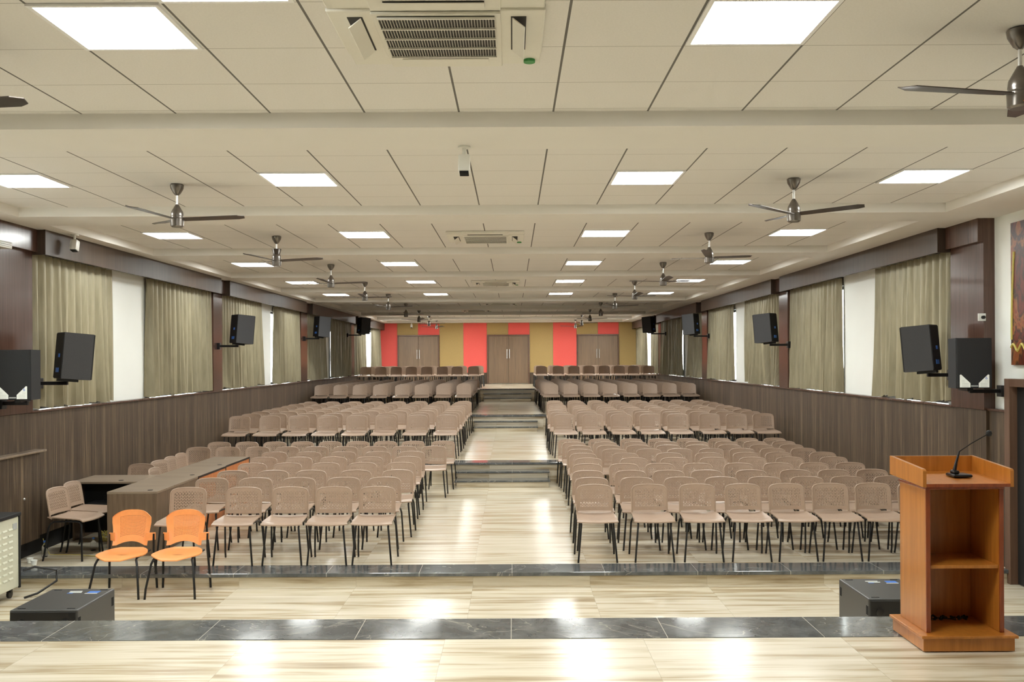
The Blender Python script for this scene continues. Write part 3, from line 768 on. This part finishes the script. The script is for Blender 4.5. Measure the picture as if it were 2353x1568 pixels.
# wall speakers ----------------------------------------------------------
def speaker(cx, cy, cz, F, label, stickers=False, tilt=0., sgn=1, front_cam=False):
    """F: heading (unit xy) of the front. built local then placed"""
    t = thing('wall_speaker', label, 'speaker', (0, 0, 0), 'black wall speakers')
    w, h, d = .18, .26, .30
    poly = [(-w, 0), (w, 0), (w*.74, d), (-w*.74, d)] # x,y ; front at y=0 , rear tapers
    mk('cabinet', MB().prism(poly, -h, h, 'z'), M['spk'] if stickers else M['spkside'], t)
    mk('front_grille', MB().box(-w+.004, w-.004, -.016, -.001, -h+.004, h-.004, .005), M['spk'], t)
    mk('rear_panel', MB().box(-w*.72, w*.72, d+.0005, d+.008, -h+.01, h-.01, .002), M['dark'], t)
    mk('rear_knob', MB().box(-.05, .0, d+.008, d+.013, -.02, .02).box(-.05, .04, d+.008, d+.014, -.19, -.14), M['blue'], t, label='blue connector socket')
    if stickers:
        for m in (-1, 1):
            pts = [(m*.148, -.248), (m*.042, -.248), (m*.042, -.205), (m*.136, -.115), (m*.148, -.12)]
            sk = mk('sticker', MB().prism(pts, -.0185, -.0165, 'y'), M['paper'], t, label='white cut-corner sticker')
            l = MB()
            for q in range(5): l.box(min(m*.06, m*.13), max(m*.06, m*.13) , -.0195, -.0188, -.238+.015*q, -.2355+.015*q) if q < 3 else l.box(min(m*.1, m*.135), max(m*.1, m*.135), -.0195, -.0188, -.238+.015*q, -.2355+.015*q)
            mk('printed_line', l, M['grey'], sk)
        cu = bpy.data.curves.new('printed_digit', 'FONT'); cu.body = '6'; cu.size = .045; cu.extrude = .0004; cu.materials.append(M['blue'])
        tmp = bpy.data.objects.new('tmp', cu); C.objects.link(tmp); bpy.context.view_layer.update()
        me = bpy.data.meshes.new_from_object(tmp); bpy.data.objects.remove(tmp)
        ob = bpy.data.objects.new('printed_digit', me); C.objects.link(ob); ob.parent = t; ob.location = (.107, -.0192, -.165); ob.rotation_euler = (PI/2, 0, 0)
        mk('badge', MB().box(-.035, .035, -.019, -.0165, -.24, -.228), M['grey'], t)
    # bracket under the rear
    L = .24
    mk('bracket', MB().box(-.03, .03, .08, .3, -h-.03, -h-.001, .003), M['black'], t)
    ang = math.atan2(F[0], -F[1])
    t.rotation_euler = (math.radians(tilt), 0, ang); t.location = (cx, cy, cz)
    return t
def arm(x0, x1, y, z, label):
    a = thing('speaker_wall_mount', label, 'wall mount', ((x0+x1)/2, y, z), 'speaker wall mounts')
    mk('arm', MB().box(min(x0, x1), max(x0, x1), y-.02, y+.02, z-.02, z+.02, .003), M['black'], a)
    s = 1 if x1 > x0 else -1
    mk('wall_plate', MB().box(min(x1, x1-s*.05), max(x1, x1-s*.05), y-.05, y+.05, z-.06, z+.06, .003), M['black'], a)
speaker(4.745, 9.45, 2.26, (-.05, -1), 'black stage monitor speaker with white corner stickers on the right wall', True)
arm(4.8, 5.085+.08, 9.66, 1.965, 'black mount arm holding the right speaker with white stickers')
speaker(-5.14, 9.45, 2.19, (.03, -1), 'black stage monitor speaker with white corner stickers at the left edge', True)
arm(-5.1, XL+.02, 9.66, 1.89, 'black mount arm holding the left speaker with white stickers')
sp = [(-1, -5.0, 10.45, 2.37, 'left wall, nearest the stage, beside stickered speaker'), (-1, -4.97, 16.85, 2.88, 'left wall, second along from the stage'), (-1, -4.95, 23.8, 3.17, 'left wall, third along from the stage'), (-1, -4.88, 30.0, 3.42, 'left wall, farthest from the stage'),
      (1, 4.70, 10.55, 2.41, 'right wall, nearest the stage, beside stickered speaker'), (1, 4.63, 16.75, 2.85, 'right wall, second along from the stage'), (1, 4.60, 23.6, 3.18, 'right wall, third along from the stage'), (1, 4.5, 30.2, 3.42, 'right wall, farthest from the stage')]
for s, x, y, z, lb in sp:
    a = math.radians(47)
    F = (-s*math.sin(a), math.cos(a))
    speaker(x+F[0]*.15, y+F[1]*.15, z, F, 'black angled speaker on '+lb, tilt=5)
    X = XL+.02 if s < 0 else XR-.02
    arm(x+s*.05, X, y-.03, z-.29, 'black mount arm under the angled speaker on '+lb.split(',')[0]+','+lb.split(',')[1])

# small fittings ---------------------------------------------------------
def cctv(x, y, z, dx, label):
    t = thing('security_camera', label, 'security camera', (x, y, z), 'white security cameras')
    mk('mount', MB().lathe([(.045, -.012), (.045, -.001), (.03, -.001)], (x, y, z), 16).tube([(x, y, z-.01), (x, y, z-.07)], .014, 8), M['plastic'], t, True)
    Q = ((x, y, z-.12), Matrix.Rotation(math.radians(-14), 3, 'X'))
    mk('body', MB().box(x-.04, x+.04, y-.045, y+.045, z-.19, z-.065, .012, rot=Q), M['plastic'], t, True)
    mk('lens', MB().box(x-.032, x+.032, y-.036, y+.036, z-.2, z-.1905, .004, rot=Q), M['hole'], t, True)
cctv(-.33, 6.4, ZB, 0, 'white bullet security camera hanging from the ceiling beam at centre')
cctv(-5.12, 10.75, ZB, 0, 'white security camera at the ceiling corner above the left curtains')
cctv(-4.1, 37.3, ZB, 0, 'tiny white security camera above the far left door')
o = mk('wall_socket', MB().box(4.985, 5.065, 9.822, 9.839, 2.71, 2.79, .003), M['plastic']); tag(o, 'white wall socket with black plug on the right pilaster side', 'socket')
mk('plug', MB().lathe([(.018, 0), (.018, .03), (.008, .035)], (5.03, 9.822, 2.748), 12, Matrix.Rotation(PI/2, 3, 'X')), M['dark'], o, True)
o = mk('wall_painting', MB().box(5.135, 5.168, 8.0, 9.46, 2.24, 3.70, .003), M['canvas']); tag(o, 'tall brown and orange canvas painting on the right white wall, cut off', 'painting')
mk('gold_stroke', MB().tube([(5.133, 9.44-.001*k*k*.6, 2.5+.1*k) for k in range(10)], .012, 6).tube([(5.133, 9.45-.02*k, 2.42+.035*math.sin(k*.8)) for k in range(14)], .014, 6), M['yellow'], o, True)
o = mk('hanging_pennant', MB().prism([(2.4, 3.53), (2.5, 3.53), (2.475, 3.42)], 4.3, 4.304, 'y'), M['flag']); tag(o, 'small orange pennant hanging at the right edge below the nearest fan', 'pennant')
mk('string', MB().tube([(2.45, 4.302, 3.53), (2.45, 4.302, ZT)], .0015, 4), M['dark'], o)
o = mk('wall_vent_unit', MB().box(XL+.022, XL+.13, 9.2, 9.72, 3.52, 3.59, .006), M['plastic']); tag(o, 'white slatted unit high on the left wall at the picture edge', 'wall unit')
mk('slat', MB().box(XL+.13, XL+.134, 9.22, 9.7, 3.535, 3.54).box(XL+.13, XL+.134, 9.22, 9.7, 3.555, 3.56).box(XL+.13, XL+.134, 9.22, 9.7, 3.575, 3.58), M['grey'], o)
# wall cabinet at left
t = thing('wall_cabinet', 'low walnut wall cabinet with small knob at the left edge', 'cabinet', (XL+.08, 9.7, .34))
mk('body', MB().box(XL+.001, XL+.09, 9.14, 10.33, .34, 1.31), M['dado'], t)
mk('ledge', MB().box(XL+.001, XL+.14, 9.14, 10.4, 1.311, 1.335, .004), M['desktop'], t)
mk('knob', MB().lathe([(.008, 0), (.014, .01), (.01, .02)], (XL+.09, 9.99, .83), 10, Matrix.Rotation(PI/2, 3, 'Y')), M['chrome'], t, True)
# power cabinet on castors
t = thing('power_cabinet', 'cream metal cabinet with louvres and black top on castors, left edge', 'cabinet', (-5.15, 8.6, 0))
mk('body', MB().box(-5.38, -4.9, 8.2, 9.1, .1, .8, .01), M['cab'], t)
mk('top', MB().box(-5.4, -4.885, 8.19, 9.12, .801, .835, .006), M['dark'], t)
lv = MB()
for c in range(7):
    for r in range(9):
        y = 8.28+.105*c; z = .2+.06*r
        lv.prism([(-4.9, z), (-4.893, z+.003), (-4.9, z+.02)], y, y+.07, 'y')
mk('louvre', lv, M['cab'], t)
mk('corner_post', MB().box(-4.905, -4.89, 9.085, 9.11, .09, .8), M['dark'], t)
mk('name_plate', MB().box(-4.899, -4.893, 8.98, 9.05, .68, .74), M['grey'], t)
cs = None
for x, y in ((-5.32, 8.27), (-4.96, 8.27), (-5.32, 9.03), (-4.96, 9.03)):
    mk('castor', MB().lathe([(.04, -.012), (.04, .012)], (x, y, .041), 14, Matrix.Rotation(PI/2, 3, 'Y')).box(x-.02, x+.02, y-.02, y+.02, .06, .101), M['black'], t, True)
o = mk('power_cable', MB().tube([(-4.88, 9.13, .25), (-4.8, 9.2, .27), (-4.62, 9.28, .22), (-4.6, 9.24, .12), (-4.72, 9.1, .03), (-4.8, 9.0, .012)], .011, 8), M['black'], smooth=True)
tag(o, 'thick black cable looping beside the cream power cabinet', 'cable')
o = mk('thin_cable', MB().tube([(-5.38, 10.5, .3), (-5.3, 10.4, .22), (-5.2, 10.3, .16), (-4.9, 10.35, .146), (-4.62, 10.25, .146)], .004, 6), M['yellow'], smooth=True)
tag(o, 'thin yellow cable running over the floor beneath the sideways chairs', 'cable')
for k, (x, y, h, lb) in enumerate(((-5.25, 10.28, .16, 'clear plastic bottle with blue cap on the floor by the left wall'), (-4.86, 10.62, .13, 'second clear plastic bottle, standing under the sideways chairs'))):
    b = mk('water_bottle', MB().lathe([(.03, 0), (.032, .01), (.032, h*.7), (.012, h*.9), (.012, h)], (x, y, .141), 14), M['clear'], smooth=True); tag(b, lb, 'bottle')
    mk('cap', MB().lathe([(.014, h), (.014, h+.018)], (x, y, .1415), 12), M['blue'], b, True)
for k, (x, y) in enumerate(((-5.24, 9.95), (-5.14, 9.84))):
    o = mk('paper_cup', MB().lathe([(.024, 0), (.034, .055), (.031, .055), (.022, .004)], (x, y, .1445), 14), M['paper'], smooth=True); tag(o, 'white crumpled paper cup on the granite step, %s' % ('behind the other cup' if k == 0 else 'nearer the stage'), 'cup')
o = mk('cable_bundle', MB().tube([(-4.83+.13*math.sin(k*.9), 11.0+.06*math.cos(k*1.3), .165+.03*(k % 5)) for k in range(40)], .006, 5), M['yellow'], smooth=True)
tag(o, 'tangled yellow cables heaped under the side desk', 'cable')

# ------------------------------------------------------------------ world, camera, render look
w = bpy.data.worlds.new('daylight'); sc.world = w; w.use_nodes = True
bg = w.node_tree.nodes['Background']; bg.inputs[0].default_value = (.93, 1., .97, 1); bg.inputs[1].default_value = 4.
cam = bpy.data.cameras.new('camera'); co = bpy.data.objects.new('camera', cam); C.objects.link(co)
co.matrix_world = Matrix.Translation((0, 0, EYE)) @ Matrix.Rotation(PI/2, 4, 'X') @ Matrix.Rotation(-.0052, 4, 'Z')
cam.sensor_width = 36; cam.lens = 36*2110/2353; cam.shift_y = 41/2353; cam.shift_x = -1.5/2353
cam.clip_start = .05; cam.clip_end = 200
sc.camera = co
sc.view_settings.view_transform = 'Standard'; sc.view_settings.look = 'None'; sc.view_settings.gamma = 1
sc.view_settings.use_curve_mapping = False; sc.view_settings.exposure = 2.5
sc.cycles.max_bounces = 8; sc.cycles.diffuse_bounces = 5; sc.cycles.transmission_bounces = 4; sc.cycles.glossy_bounces = 3
sc.cycles.caustics_reflective = False; sc.cycles.caustics_refractive = False
sc.cycles.sample_clamp_indirect = 6
print('individual chairs:', ind)
